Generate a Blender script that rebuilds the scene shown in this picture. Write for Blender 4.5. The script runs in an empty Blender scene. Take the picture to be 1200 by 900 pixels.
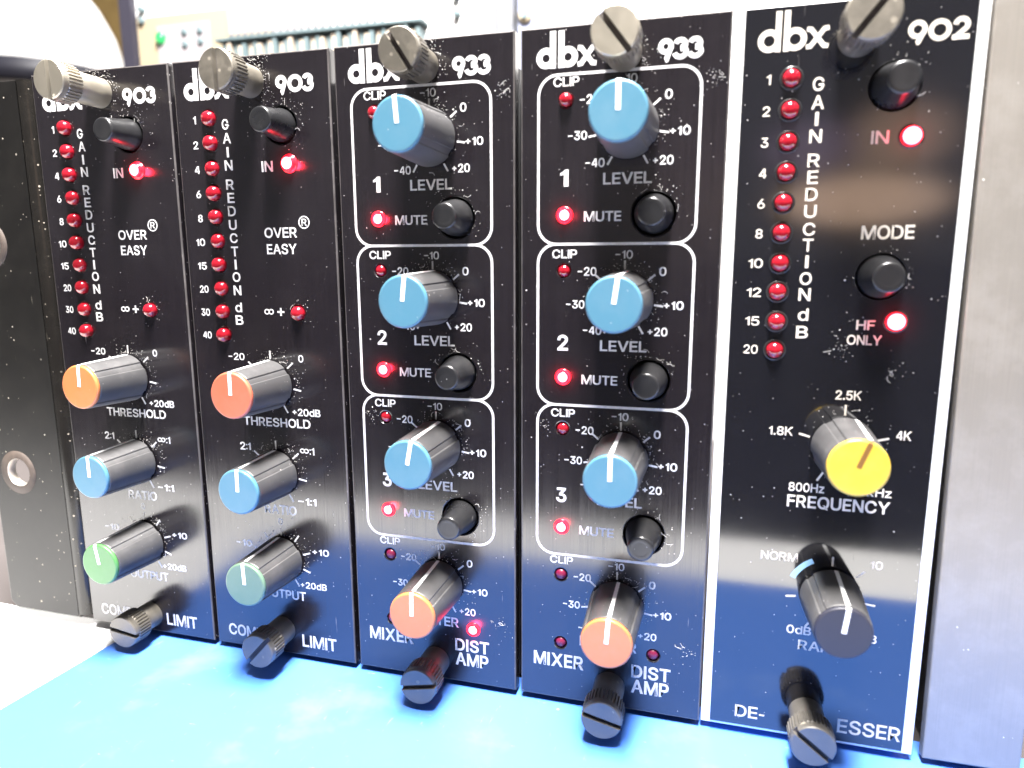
import bpy, math, random, os
from math import sin, cos, pi, radians
from mathutils import Matrix, Vector

S = 0.001                      # every number below is in millimetres
scn = bpy.context.scene
COL = scn.collection

# ------------------------------------------------------------------ camera
cd = bpy.data.cameras.new('camera')
cam = bpy.data.objects.new('camera', cd)
COL.objects.link(cam)
R = ((0.963206584, 0.268748648, -0.00269078),
     (0.044015124, -0.167612845, -0.984869841),
     (-0.265133447, 0.94851468, -0.173274801))
rt, dn, fw = (Vector(r) for r in R)
cm = Matrix((rt, -dn, -fw)).transposed().to_4x4()
cm.translation = Vector((149.274, -131.514, 91.0435)) * S
cam.matrix_world = cm
cd.sensor_width = 36.0
cd.lens = 24.509
cd.clip_start = 0.005
cd.clip_end = 20.0
cd.dof.use_dof = True
cd.dof.focus_distance = 0.150
cd.dof.aperture_fstop = 15.0
scn.camera = cam

# ------------------------------------------------------------------ world: dim room light and painted reflection patches, no sky
w = bpy.data.worlds.new('World')
scn.world = w
w.use_nodes = True
nt = w.node_tree
bg = nt.nodes['Background']
tc = nt.nodes.new('ShaderNodeTexCoord')
def vmath(op, a, b):
    nd = nt.nodes.new('ShaderNodeVectorMath'); nd.operation = op
    for q, x in zip(nd.inputs, (a, b)):
        if isinstance(x, (tuple, Vector)): q.default_value = x
        else: nt.links.new(x, q)
    return nd
nrm = nt.nodes.new('ShaderNodeVectorMath'); nrm.operation = 'NORMALIZE'
nt.links.new(tc.outputs['Generated'], nrm.inputs[0])
def blob(d, half_w, half_h, soft, col, prev):
    """A soft patch of colour painted into the world around direction d, seen in reflections."""
    dv = Vector(d).normalized()
    u = dv.cross(Vector((0, 0, 1))).normalized(); v = u.cross(dv)
    df = vmath('SUBTRACT', nrm.outputs[0], dv)
    x = vmath('DOT_PRODUCT', df.outputs[0], u / half_w); z = vmath('DOT_PRODUCT', df.outputs[0], v / half_h)
    cb = nt.nodes.new('ShaderNodeCombineXYZ')
    nt.links.new(x.outputs['Value'], cb.inputs[0]); nt.links.new(z.outputs['Value'], cb.inputs[1])
    ln = nt.nodes.new('ShaderNodeVectorMath'); ln.operation = 'LENGTH'
    front = vmath('DOT_PRODUCT', nrm.outputs[0], dv)
    add = nt.nodes.new('ShaderNodeMath'); add.operation = 'MULTIPLY_ADD'      # the far hemisphere is pushed outside the patch
    lt = nt.nodes.new('ShaderNodeMath'); lt.operation = 'LESS_THAN'; lt.inputs[1].default_value = 0.0
    nt.links.new(front.outputs['Value'], lt.inputs[0])
    nt.links.new(cb.outputs[0], ln.inputs[0])
    nt.links.new(lt.outputs[0], add.inputs[0]); add.inputs[1].default_value = 100.0
    nt.links.new(ln.outputs['Value'], add.inputs[2])
    mr = nt.nodes.new('ShaderNodeMapRange'); mr.interpolation_type = 'SMOOTHSTEP'
    mr.inputs['From Min'].default_value = 1.0 + soft; mr.inputs['From Max'].default_value = 1.0 - soft
    nt.links.new(add.outputs[0], mr.inputs['Value'])
    mx = nt.nodes.new('ShaderNodeMix'); mx.data_type = 'RGBA'
    nt.links.new(mr.outputs['Result'], mx.inputs['Factor'])
    ca = [q for q in mx.inputs if q.type == 'RGBA']
    if isinstance(prev, tuple): ca[0].default_value = (*prev, 1)
    else: nt.links.new(prev, ca[0])
    ca[1].default_value = (*col, 1)
    return [q for q in mx.outputs if q.type == 'RGBA'][0]
room = blob((0, 0, 1), 1.0, 1.0, 0.6, (0.36, 0.35, 0.36), (0.15, 0.145, 0.155))
room = blob((0.178, -0.981, 0.074), 0.095, 0.030, 0.25, (7.2, 4.9, 3.5), room)  # painted brown patch that shows as a reflection in the glossy module
room = blob((0.215, -0.969, 0.148), 0.055, 0.036, 0.45, (3.4, 2.3, 1.7), room)  # smaller brown reflection patch painted above it
room = blob((0.115, -0.983, 0.14), 0.05, 0.03, 0.5, (1.6, 1.2, 1.7), room)  # purplish reflection patch, painted in the same way
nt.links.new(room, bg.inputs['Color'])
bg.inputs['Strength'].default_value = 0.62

# ------------------------------------------------------------------ lamps
def area(name, loc, target, sx, sy, power, color):
    ld = bpy.data.lights.new(name, 'AREA')
    ld.shape = 'RECTANGLE'
    ld.size, ld.size_y = sx * S, sy * S
    ld.energy = power
    ld.color = color
    o = bpy.data.objects.new(name, ld)
    COL.objects.link(o)
    d = (Vector(target) - Vector(loc)).normalized()
    o.location = Vector(loc) * S
    o.rotation_euler = d.to_track_quat('-Z', 'Y').to_euler()
    return o
area('bench_lamp', (148, -112, 620), (128, -10, 40), 90, 240, 40.0, (1.0, 0.97, 0.94))
area('background_fill', (-150, 330, 760), (-150, 640, 200), 400, 120, 11.0, (1.0, 0.98, 0.95))  # added unseen fill that brightens the background

# ------------------------------------------------------------------ exposure and render settings
vs = scn.view_settings
scn.display_settings.display_device = 'sRGB'
vs.view_transform = 'Standard'
vs.look = 'None'
vs.exposure = 0.0
vs.gamma = 1.0
try:
    scn.cycles.use_denoising = True
    scn.cycles.max_bounces = 8
    scn.cycles.sample_clamp_indirect = 12.0
except Exception:
    pass

# ================================================================== materials
class NT:
    def __init__(self, name):
        self.m = bpy.data.materials.new(name)
        self.m.use_nodes = True
        self.t = self.m.node_tree
        self.p = self.t.nodes['Principled BSDF']
    def n(self, typ, **kw):
        nd = self.t.nodes.new(typ)
        for k, v in kw.items():
            setattr(nd, k, v)
        return nd
    def l(self, a, b):
        self.t.links.new(a, b)
    def set(self, **kw):
        for k, v in kw.items():
            self.p.inputs[k.replace('_', ' ')].default_value = v
    def coords(self, scale=(1, 1, 1)):
        tc = self.n('ShaderNodeTexCoord')
        mp = self.n('ShaderNodeMapping')
        mp.inputs['Scale'].default_value = scale
        self.l(tc.outputs['Object'], mp.inputs['Vector'])
        return mp.outputs['Vector']
    def math(self, op, a, b=None, c=None, clamp=False):
        nd = self.n('ShaderNodeMath', operation=op)
        nd.use_clamp = clamp
        for i, x in enumerate((a, b, c)):
            if x is None:
                continue
            if isinstance(x, (int, float)):
                nd.inputs[i].default_value = x
            else:
                self.l(x, nd.inputs[i])
        return nd.outputs[0]
    def rnd(self):
        return self.n('ShaderNodeObjectInfo').outputs['Random']
    def noise(self, vec, scale, detail=3.0, rough=0.5, w=None):
        nd = self.n('ShaderNodeTexNoise')
        if w is not None:
            nd.noise_dimensions = '4D'
            self.l(w, nd.inputs['W'])
        nd.inputs['Scale'].default_value = scale
        nd.inputs['Detail'].default_value = detail
        nd.inputs['Roughness'].default_value = rough
        self.l(vec, nd.inputs['Vector'])
        return nd.outputs['Fac']
    def ramp(self, fac, stops):
        nd = self.n('ShaderNodeValToRGB')
        e = nd.color_ramp.elements
        while len(e) < len(stops):
            e.new(0.5)
        for el, (p, c) in zip(e, stops):
            el.position = p
            el.color = (c, c, c, 1) if isinstance(c, (int, float)) else (*c, 1)
        self.l(fac, nd.inputs['Fac'])
        return nd.outputs['Color']
    def mix(self, fac, a, b):
        nd = self.n('ShaderNodeMix', data_type='RGBA')
        if isinstance(fac, (int, float)):
            nd.inputs['Factor'].default_value = fac
        else:
            self.l(fac, nd.inputs['Factor'])
        for key, x in (('A', a), ('B', b)):
            sock = [i for i in nd.inputs if i.name == key and i.type == 'RGBA'][0]
            if isinstance(x, tuple):
                sock.default_value = (*x, 1)
            else:
                self.l(x, sock)
        return [o for o in nd.outputs if o.type == 'RGBA'][0]
    def specks(self, vec, scale, density, size, w):
        """Small dust grains: each voronoi cell whose random value is high carries one grain."""
        v = self.n('ShaderNodeTexVoronoi', voronoi_dimensions='4D')
        v.inputs['Scale'].default_value = scale
        self.l(vec, v.inputs['Vector'])
        self.l(w, v.inputs['W'])
        sp = self.n('ShaderNodeSeparateColor')
        self.l(v.outputs['Color'], sp.inputs['Color'])
        thr = self.math('MULTIPLY', self.math('SUBTRACT', sp.outputs[0], 1 - density), size / density)
        return self.math('LESS_THAN', v.outputs['Distance'], thr)
    def bump(self, h, strength, dist):
        b = self.n('ShaderNodeBump')
        b.inputs['Strength'].default_value = strength
        b.inputs['Distance'].default_value = dist
        self.l(h, b.inputs['Height'])
        self.l(b.outputs['Normal'], self.p.inputs['Normal'])

def dusty(name, base, rough, dens=0.10, haze=0.03, metal=0.0, brushed=False, dust=(0.62, 0.58, 0.57), spec=0.5, speck=0.5, scale=1.0, grain=1.0):
    k = NT(name)
    o = k.coords()
    w = k.math('MULTIPLY', k.rnd(), 37.0)
    s1 = k.specks(o, 900 * scale, dens, speck, w)
    s2 = k.specks(o, 420 * scale, dens * 0.35, speck * 0.75, w)
    big = k.noise(o, 55, 4, 0.6, w)
    patch = k.ramp(big, [(0.42, 0.22), (0.60, 1.0)])
    grains = k.math('MULTIPLY', k.math('MAXIMUM', s1, s2), patch)
    hz = k.math('MULTIPLY', k.ramp(k.noise(o, 160, 6, 0.7, w), [(0.45, 0.0), (0.8, 1.0)]), haze)
    fib = k.ramp(k.noise(k.coords((1400, 300, 90)), 1.0, 2, 0.5, w), [(0.74, 0.0), (0.78, 1.0)])
    d = k.math('ADD', k.math('MAXIMUM', grains, k.math('MULTIPLY', fib, 0.18 if dens > 0.03 else 0.0)), hz, clamp=True)
    b = base
    if brushed:
        st = k.noise(k.coords((7000, 40, 45)), 1.0, 2, 0.6, w)
        b = k.mix(st, tuple(c * (1 - 0.5 * grain) for c in base), tuple(c * (1 + 0.5 * grain) for c in base))
        rr = k.math('MULTIPLY_ADD', st, 0.26 * grain, rough - 0.13 * grain)
        k.bump(st, 0.5 * grain, 2.6e-6)
        k.set(Anisotropic=0.65)
        tg = k.n('ShaderNodeTangent', direction_type='RADIAL', axis='Z')
        k.l(tg.outputs[0], k.p.inputs['Tangent'])
    else:
        rr = k.math('MULTIPLY_ADD', big, 0.10, rough - 0.05)
    k.l(k.mix(d, b, dust), k.p.inputs['Base Color'])
    k.l(k.math('ADD', rr, k.math('MULTIPLY', d, 0.6), clamp=True), k.p.inputs['Roughness'])
    k.set(Metallic=metal)
    k.p.inputs['Specular IOR Level'].default_value = spec
    if metal:
        k.l(k.math('SUBTRACT', metal, k.math('MULTIPLY', d, metal)), k.p.inputs['Metallic'])
    return k.m

def plain(name, base, rough, metal=0.0, var=0.12, vscale=300, spec=0.5, bump=0.0):
    k = NT(name)
    n = k.noise(k.coords(), vscale, 4, 0.6)
    k.l(k.mix(n, tuple(c * (1 - var) for c in base), tuple(min(1, c * (1 + var)) for c in base)), k.p.inputs['Base Color'])
    k.l(k.math('MULTIPLY_ADD', n, 0.14, rough - 0.07), k.p.inputs['Roughness'])
    k.set(Metallic=metal)
    k.p.inputs['Specular IOR Level'].default_value = spec
    if bump:
        k.bump(n, bump, 2e-5)
    return k.m

def lamp_mat(name, col, strength, base=(0.4, 0.01, 0.02)):
    k = NT(name)
    k.set(Base_Color=(*base, 1), Roughness=0.2)
    k.p.inputs['Emission Color'].default_value = (*col, 1)
    k.p.inputs['Emission Strength'].default_value = strength
    return k.m

M = {}
M['panel'] = dusty('black_brushed_panel', (0.0085, 0.0068, 0.0085), 0.20, 0.50, 0.006, brushed=True, spec=0.86, speck=0.19, scale=2.1)
M['gloss'] = dusty('black_gloss_panel', (0.006, 0.006, 0.008), 0.085, 0.40, 0.002, spec=1.0, speck=0.20, scale=2.1)
M['edge_metal'] = dusty('pale_aluminium_edge', (0.80, 0.79, 0.77), 0.42, 0.03, 0.05, metal=0.35, dust=(0.6, 0.55, 0.5))
M['silver'] = dusty('brushed_aluminium', (0.240, 0.218, 0.188), 0.52, 0.10, 0.08, metal=0.35, brushed=True, dust=(0.9, 0.87, 0.82), speck=0.22, scale=1.6, grain=0.30)
M['ear'] = dusty('black_enamel', (0.009, 0.008, 0.007), 0.20, 0.35, 0.018, dust=(0.40, 0.35, 0.28), spec=0.35, speck=0.30, scale=1.3)
M['worn_highlight'] = dusty('worn_lit_panel_edge', (0.075, 0.068, 0.066), 0.38, 0.3, 0.35, metal=0.3, dust=(0.25, 0.23, 0.22), speck=0.3, scale=1.3)  # wear and edge highlight together, painted as a lighter tone
M['fluff'] = plain('grey_lint', (0.52, 0.50, 0.48), 0.9)
M['ear_fold'] = M['ear']
M['ear'] = dusty('matt_black_enamel', (0.0075, 0.007, 0.0065), 0.34, 0.35, 0.014, dust=(0.40, 0.36, 0.30), spec=0.26, speck=0.30, scale=1.3)
M['chassis'] = plain('dark_steel', (0.03, 0.03, 0.032), 0.5)
M['white_ink'] = plain('white_ink', (0.53, 0.52, 0.51), 0.55, var=0.32, vscale=1100)
M['cream_ink'] = plain('cream_ink', (0.55, 0.50, 0.43), 0.55, var=0.28, vscale=1100)
M['blue_ink'] = plain('pale_blue_ink', (0.30, 0.52, 0.68), 0.55, var=0.06, vscale=900)
M['knob'] = dusty('charcoal_plastic', (0.040, 0.039, 0.040), 0.46, 0.40, 0.10, dust=(0.42, 0.40, 0.39), spec=0.85, speck=0.25, scale=2.2)
M['button'] = dusty('black_plastic', (0.012, 0.012, 0.013), 0.28, 0.10, 0.035, dust=(0.42, 0.40, 0.39), speck=0.25, scale=2.0)
def cap(name, c):
    return dusty(name, c, 0.38, 0.12, 0.09, dust=tuple(0.35 * q + 0.30 for q in c), speck=0.22, scale=1.7)
M['blue'] = cap('blue_cap', (0.058, 0.160, 0.225))
M['orange'] = cap('orange_cap', (0.46, 0.141, 0.043))
M['coral'] = cap('coral_cap', (0.43, 0.098, 0.050))
M['green'] = cap('green_cap', (0.055, 0.17, 0.05))
M['teal'] = cap('teal_cap', (0.085, 0.15, 0.10))
M['yellow'] = cap('yellow_cap', (0.54, 0.36, 0.03))
M['grey'] = dusty('grey_cap', (0.019, 0.019, 0.029), 0.45, 0.10, 0.02, dust=(0.10, 0.10, 0.11), spec=0.35, speck=0.22, scale=1.7)
M['pointer'] = plain('white_line', (0.85, 0.85, 0.85), 0.5, var=0.04)
M['brown_line'] = plain('brown_line', (0.16, 0.07, 0.01), 0.5)
M['nickel'] = dusty('nickel_clean', (0.32, 0.29, 0.235), 0.38, 0.10, 0.2, metal=0.7, dust=(0.40, 0.35, 0.28))
M['nickel_dirty'] = dusty('nickel_dirty', (0.130, 0.117, 0.096), 0.42, 0.3, 0.4, metal=0.6, dust=(0.30, 0.26, 0.20))
M['nickel_shaded'] = dusty('nickel_shaded', (0.115, 0.107, 0.095), 0.44, 0.2, 0.22, metal=0.45, dust=(0.30, 0.26, 0.20))  # lower screws: their shade is put into a darker nickel
M['slot'] = plain('dark_slot', (0.06, 0.05, 0.045), 0.7)
k = NT('red_lens')
k.set(Base_Color=(0.25, 0.006, 0.014, 1), Roughness=0.16)
k.p.inputs['Coat Weight'].default_value = 0.5
k.p.inputs['Subsurface Weight'].default_value = 0.25
k.p.inputs['Subsurface Radius'].default_value = (0.0008, 0.0002, 0.0002)
k.p.inputs['Subsurface Scale'].default_value = 1.0
M['lens'] = k.m
M['lens_dark'] = plain('dark_red_lens', (0.13, 0.006, 0.03), 0.35)
M['lit'] = lamp_mat('lit_red_lens', (1.0, 0.034, 0.045), 42.0)
M['halo_rim'] = lamp_mat('lit_red_halo_skirt', (1.0, 0.010, 0.022), 2.2)  # emission paints the red halo round the lit lens
M['green_lit'] = lamp_mat('lit_green_lens', (0.05, 1.0, 0.25), 0.8, (0.02, 0.10, 0.04))
M['rust'] = plain('rusty_steel', (0.050, 0.036, 0.028), 0.75, var=0.6, vscale=500)
M['bare'] = plain('worn_bright_steel', (0.55, 0.50, 0.44), 0.4, metal=0.6, var=0.35, vscale=700)

# ================================================================== mesh building
class MB:
    def __init__(self):
        self.v, self.f, self.mi, self.sm = [], [], [], []
    def add(self, verts, faces, mi=0, smooth=False):
        b = len(self.v)
        self.v += [tuple(p) for p in verts]
        for f in faces:
            self.f.append(tuple(b + i for i in f))
            self.mi.append(mi)
            self.sm.append(smooth)
    def box(self, x0, x1, y0, y1, z0, z1, mi=0):
        v = [(x, y, z) for x in (x0, x1) for y in (y0, y1) for z in (z0, z1)]
        self.add(v, [(0, 1, 3, 2), (4, 6, 7, 5), (0, 4, 5, 1), (2, 3, 7, 6), (0, 2, 6, 4), (1, 5, 7, 3)], mi)
    def lathe(self, x, z, prof, n=48, mi=0, smooth=True, mod=None, cap_end=True):
        """prof: (radius, y) from the back to the front; the axis runs along y through (x, z)."""
        vs = []
        for j, (r, y) in enumerate(prof):
            for i in range(n):
                a = 2 * pi * i / n
                rr = r * (mod(a, j) if mod else 1.0)
                vs.append((x + rr * sin(a), y, z + rr * cos(a)))
        fs = []
        for j in range(len(prof) - 1):
            for i in range(n):
                i2 = (i + 1) % n
                fs.append((j * n + i, j * n + i2, (j + 1) * n + i2, (j + 1) * n + i))
        self.add(vs, fs, mi, smooth)
        if cap_end:
            b = len(self.v) - n
            self.f.append(tuple(b + i for i in range(n)))
            self.mi.append(mi)
            self.sm.append(False)
    def strip(self, pts, width, y, closed=False, mi=0, depth=0.04):
        """A printed stroke of constant width following pts (x, z), with mitred corners and a little thickness."""
        n = len(pts)
        L, Rr = [], []
        for i in range(n):
            p = Vector(pts[i])
            a = Vector(pts[i - 1]) if (i > 0 or closed) else None
            b = Vector(pts[(i + 1) % n]) if (i < n - 1 or closed) else None
            d1 = (p - a).normalized() if a is not None else None
            d2 = (b - p).normalized() if b is not None else None
            if d1 is None: d1 = d2
            if d2 is None: d2 = d1
            t = (d1 + d2).normalized()
            nn = Vector((-t.y, t.x))
            c = max(0.35, nn.dot(Vector((-d1.y, d1.x))))
            h = nn * (width / 2 / c)
            L.append(p + h)
            Rr.append(p - h)
        vs = [(q.x, y, q.y) for q in L] + [(q.x, y, q.y) for q in Rr] + [(q.x, y + depth, q.y) for q in L] + [(q.x, y + depth, q.y) for q in Rr]
        fs = []
        m = n if closed else n - 1
        for i in range(m):
            j = (i + 1) % n
            fs.append((i, j, n + j, n + i))
            fs.append((i, 2 * n + i, 2 * n + j, j))
            fs.append((n + i, n + j, 3 * n + j, 3 * n + i))
        if not closed:
            fs.append((0, n, 3 * n, 2 * n))
            fs.append((n - 1, 3 * n - 1, 4 * n - 1, 2 * n - 1))
        self.add(vs, fs, mi)
    def mesh(self, name, mats):
        me = bpy.data.meshes.new(name)
        me.from_pydata([(a * S, b * S, c * S) for a, b, c in self.v], [], self.f)
        for m in mats:
            me.materials.append(m)
        me.polygons.foreach_set('material_index', self.mi)
        me.polygons.foreach_set('use_smooth', self.sm)
        me.update()
        import bmesh
        bm = bmesh.new()
        bm.from_mesh(me)
        bmesh.ops.recalc_face_normals(bm, faces=bm.faces)
        bm.to_mesh(me)
        bm.free()
        return me

def obj(name, mb, mats, parent=None, label=None):
    me = mb.mesh(name, mats if isinstance(mats, (list, tuple)) else [mats]) if isinstance(mb, MB) else mb
    o = bpy.data.objects.new(name, me)
    COL.objects.link(o)
    if parent is not None:
        o.parent = parent
    if label:
        o['label'] = label
    return o

def thing(name, label, cat, loc=(0, 0, 0), group=None):
    o = bpy.data.objects.new(name, None)
    o.empty_display_size = 0.01
    COL.objects.link(o)
    o.location = Vector(loc) * S
    o['label'] = label
    o['category'] = cat
    if group:
        o['group'] = group
    return o

def tag(o, label, cat, group=None):
    o['label'] = label
    o['category'] = cat
    if group:
        o['group'] = group
    return o

def structure(o):
    o['kind'] = 'structure'
    return o

def curve_mesh(data):
    t = bpy.data.objects.new('temporary_shape', data)
    COL.objects.link(t)
    dg = bpy.context.evaluated_depsgraph_get()
    dg.update()
    me = bpy.data.meshes.new_from_object(t.evaluated_get(dg))
    bpy.data.objects.remove(t)
    return me

def circle_pts(x, z, r, n=40):
    return [(x + r * cos(2 * pi * i / n), z + r * sin(2 * pi * i / n)) for i in range(n)]

def plate(mb, outline, holes, y_front, thick, bevel=0.25, mi=0):
    """A flat plate with real holes and softened edges, its face at y_front."""
    c = bpy.data.curves.new('plate_shape', 'CURVE')
    c.dimensions = '2D'
    c.fill_mode = 'BOTH'
    c.extrude = max(0.0, thick / 2 - bevel)
    c.bevel_depth = bevel
    c.bevel_resolution = 2
    c.offset = -bevel
    for pts in [outline] + holes:
        sp = c.splines.new('POLY')
        sp.points.add(len(pts) - 1)
        for q, (x, z) in zip(sp.points, pts):
            q.co = (x, z, 0, 1)
        sp.use_cyclic_u = True
    me = curve_mesh(c)
    yc = y_front + thick / 2
    mb.add([(v.co.x, yc - v.co.z, v.co.y) for v in me.vertices], [tuple(p.vertices) for p in me.polygons], mi, False)
    bpy.data.meshes.remove(me)
    bpy.data.curves.remove(c)

def worn_lit_edges(mb, x0, x1, z0, z1, mi=1):
    for i, f in enumerate(mb.f):
        cx = sum(mb.v[q][0] for q in f) / len(f)
        cz = sum(mb.v[q][2] for q in f) / len(f)
        cy = sum(mb.v[q][1] for q in f) / len(f)
        if cy < 0.5 and len(f) <= 4 and (cx < x0 + 0.26 or cx > x1 - 0.26 or cz < z0 + 0.26 or cz > z1 - 0.26):
            ys = [mb.v[q][1] for q in f]
            if max(ys) - min(ys) > 1e-4:
                mb.mi[i] = mi
def rect(x0, x1, z0, z1):
    return [(x0, z0), (x1, z0), (x1, z1), (x0, z1)]

def rrect(x0, x1, z0, z1, r, n=8):
    p = []
    for cx, cz, a0 in ((x1 - r, z1 - r, 0), (x0 + r, z1 - r, 90), (x0 + r, z0 + r, 180), (x1 - r, z0 + r, 270)):
        for i in range(n + 1):
            a = radians(a0 + 90 * i / n)
            p.append((cx + r * cos(a), cz + r * sin(a)))
    return p

# ------------------------------------------------------------------ lettering
FONT = None
try:
    d = bpy.utils.system_resource('DATAFILES', path='fonts')
    p = os.path.join(d, 'Inter.woff2') if d else ''
    if p and os.path.exists(p):
        FONT = bpy.data.fonts.load(p)
except Exception:
    FONT = None
_txt = {}
def outline_fill(loops):
    c = bpy.data.curves.new('glyph_shape', 'CURVE')
    c.dimensions = '2D'
    c.fill_mode = 'BOTH'
    for pts in loops:
        sp = c.splines.new('POLY')
        sp.points.add(len(pts) - 1)
        for q, (x, z) in zip(sp.points, pts):
            q.co = (x, z, 0, 1)
        sp.use_cyclic_u = True
    me = curve_mesh(c)
    vs, fs = [v.co.copy() for v in me.vertices], [tuple(p.vertices) for p in me.polygons]
    bpy.data.meshes.remove(me)
    bpy.data.curves.remove(c)
    return vs, fs
_cap = []
def cap_height():
    if not _cap:
        c = bpy.data.curves.new('cap_shape', 'FONT')
        c.body = 'H'
        if FONT is not None:
            c.font = FONT
        me = curve_mesh(c)
        _cap.append(max(v.co.y for v in me.vertices))
        bpy.data.meshes.remove(me)
        bpy.data.curves.remove(c)
    return _cap[0]
def glyph(ch, bold):
    """One character as (vertices, faces, x0, x1, z0, z1), cap height about 0.73."""
    key = (ch, bold)
    if key in _txt:
        return _txt[key]
    H = 0.727
    st = 0.092 + 2 * bold
    if ch == 'I':
        vs, fs = outline_fill([[(0, -bold), (st, -bold), (st, H + bold), (0, H + bold)]])
    elif ch == '1':
        w_ = 0.27
        vs, fs = outline_fill([[(w_ - st, 0), (w_, 0), (w_, H), (w_ - st * 0.75, H), (w_ - st - 0.04, H - 0.10), (0, H - 0.15), (0, H - 0.15 - st * 0.72), (w_ - st, H - 0.11 - st * 0.72)]])
    elif ch == '4':
        b = 0.16
        vs, fs = outline_fill([[(0.31, 0), (0.31 + st, 0), (0.31 + st, b), (0.50, b), (0.50, b + st * 0.85), (0.31 + st, b + st * 0.85), (0.31 + st, H), (0.31 - st * 0.3, H), (0, b + st * 0.95), (0, b), (0.31, b)],
                               [(0.31, b + st * 0.85), (0.31, H - 0.19), (0.09 + st * 0.15, b + st * 0.85)]])
    elif ch == '∞':
        m = MB()
        m.strip(arc(0.24, 0.36, 0.20, 0.19, 0, 360, 24)[:-1], 0.10, 0, closed=True)
        m.strip(arc(0.64, 0.36, 0.20, 0.19, 0, 360, 24)[:-1], 0.10, -0.012, closed=True)
        vs, fs = [Vector((a, c_, -b_)) for a, b_, c_ in m.v], m.f
    elif ch in '+−-:':
        m = MB()
        st *= 0.85
        if ch in '+−':
            m.box(0, 0.42, -0.01, 0, 0.36 - st / 2, 0.36 + st / 2)
        if ch == '-':
            m.box(0, 0.26, -0.01, 0, 0.30 - st / 2, 0.30 + st / 2)
        if ch == '+':
            m.box(0.21 - st / 2, 0.21 + st / 2, -0.012, -0.002, 0.15, 0.57)
        if ch == ':':
            m.box(0, st, -0.01, 0, 0.05, 0.05 + st); m.box(0, st, -0.01, 0, 0.45, 0.45 + st)
        vs, fs = [Vector((a, c_, -b_)) for a, b_, c_ in m.v], m.f
    else:
        c = bpy.data.curves.new('text_shape', 'FONT')
        c.body = ch
        if FONT is not None:
            c.font = FONT
        c.size = 0.727 / cap_height()
        c.resolution_u = 4
        c.extrude = 0.002
        c.bevel_depth = bold
        c.bevel_resolution = 0
        me = curve_mesh(c)
        vs = [v.co.copy() for v in me.vertices]
        zm = max(v.z for v in vs) or 1.0
        for v in vs:
            v.z = 0.012 * v.z / zm
        fs = [tuple(p.vertices) for p in me.polygons]
        bpy.data.meshes.remove(me)
        bpy.data.curves.remove(c)
    xs, ys = [v.x for v in vs], [v.y for v in vs]
    _txt[key] = (vs, fs, min(xs), max(xs), min(ys), max(ys))
    return _txt[key]
GAPS = {'A': -0.035, 'V': -0.035, 'T': -0.02, 'Y': -0.03, 'L': -0.012, 'O': -0.008, 'C': -0.008, 'P': -0.01}
def write(mb, text, xl, xr, zb, zt, bold=0.022, y=-0.03, mi=0):
    """Print TEXT so that its ink fills the box xl..xr, zb..zt on the panel's face."""
    x, parts = 0.0, []
    y0, y1 = 1e9, -1e9
    for i, ch in enumerate(text):
        if ch == ' ':
            x += 0.25
            continue
        g = glyph(ch, bold)
        if i:
            x += 0.085 + GAPS.get(ch, 0) + GAPS.get(text[i - 1], 0) + (0.07 if text[i - 1] in '+−' else 0)
        parts.append((g, x - g[2]))
        x += g[3] - g[2]
        y0, y1 = min(y0, g[4]), max(y1, g[5])
    sx, sz = (xr - xl) / x, (zt - zb) / max(1e-6, y1 - y0)
    for g, dx in parts:
        mb.add([(xl + (v.x + dx) * sx, y - v.z * 1.5, zb + (v.y - y0) * sz) for v in g[0]], g[1], mi)
def letter(mb, ch, xc, zc, wd, ht, bold=0.022, y=-0.03):
    if ch == 'I': wd *= 0.27
    if ch == '1': wd *= 0.58
    write(mb, ch, xc - wd / 2, xc + wd / 2, zc - ht / 2, zc + ht / 2, bold, y)

def arc(cx, cz, rx, rz, a0, a1, n=24):
    return [(cx + rx * cos(radians(a0 + (a1 - a0) * i / n)), cz + rz * sin(radians(a0 + (a1 - a0) * i / n))) for i in range(n + 1)]
def ring(mb, cx, cz, rx, rz, wd, y):
    mb.strip(arc(cx, cz, rx, rz, 0, 360, 36)[:-1], wd, y, closed=True)

def logo(mb, x0, z0, x1, zt, y=-0.03, sw=1.12):
    """The maker's mark: two round bowls with tall stems side by side and a swept x."""
    h = 3.62
    r = h / 2 - sw / 2
    u = (x1 - x0) / 11.05
    dcx = x0 + h / 2
    ring(mb, dcx, z0 + h / 2, r, r, sw, y)
    sx = x0 + h - sw / 2 + 0.02
    mb.strip([(sx, z0), (sx, zt)], sw, y - 0.012)
    bx = sx + sw + 0.42
    mb.strip([(bx, z0), (bx, zt)], sw, y - 0.012)
    bcx = bx - sw / 2 + h / 2 - 0.02
    ring(mb, bcx, z0 + h / 2, r, r, sw, y)
    xa, xb = bcx + h / 2 - 0.15, x1
    xm, zm = (xa + xb) / 2, z0 + h * 0.5
    mb.strip([(xa + 0.1, z0 + h - 0.42), (xa + 0.75, z0 + h - 0.5), (xm, zm), (xb - 0.75, z0 + 0.5), (xb - 0.05, z0 + 0.42)], sw * 0.78, y - 0.012)
    mb.strip([(xb - 0.05, z0 + h - 0.42), (xb - 0.75, z0 + h - 0.5), (xm, zm), (xa + 0.75, z0 + 0.5), (xa + 0.1, z0 + 0.42)], sw * 0.78, y - 0.024)

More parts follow.
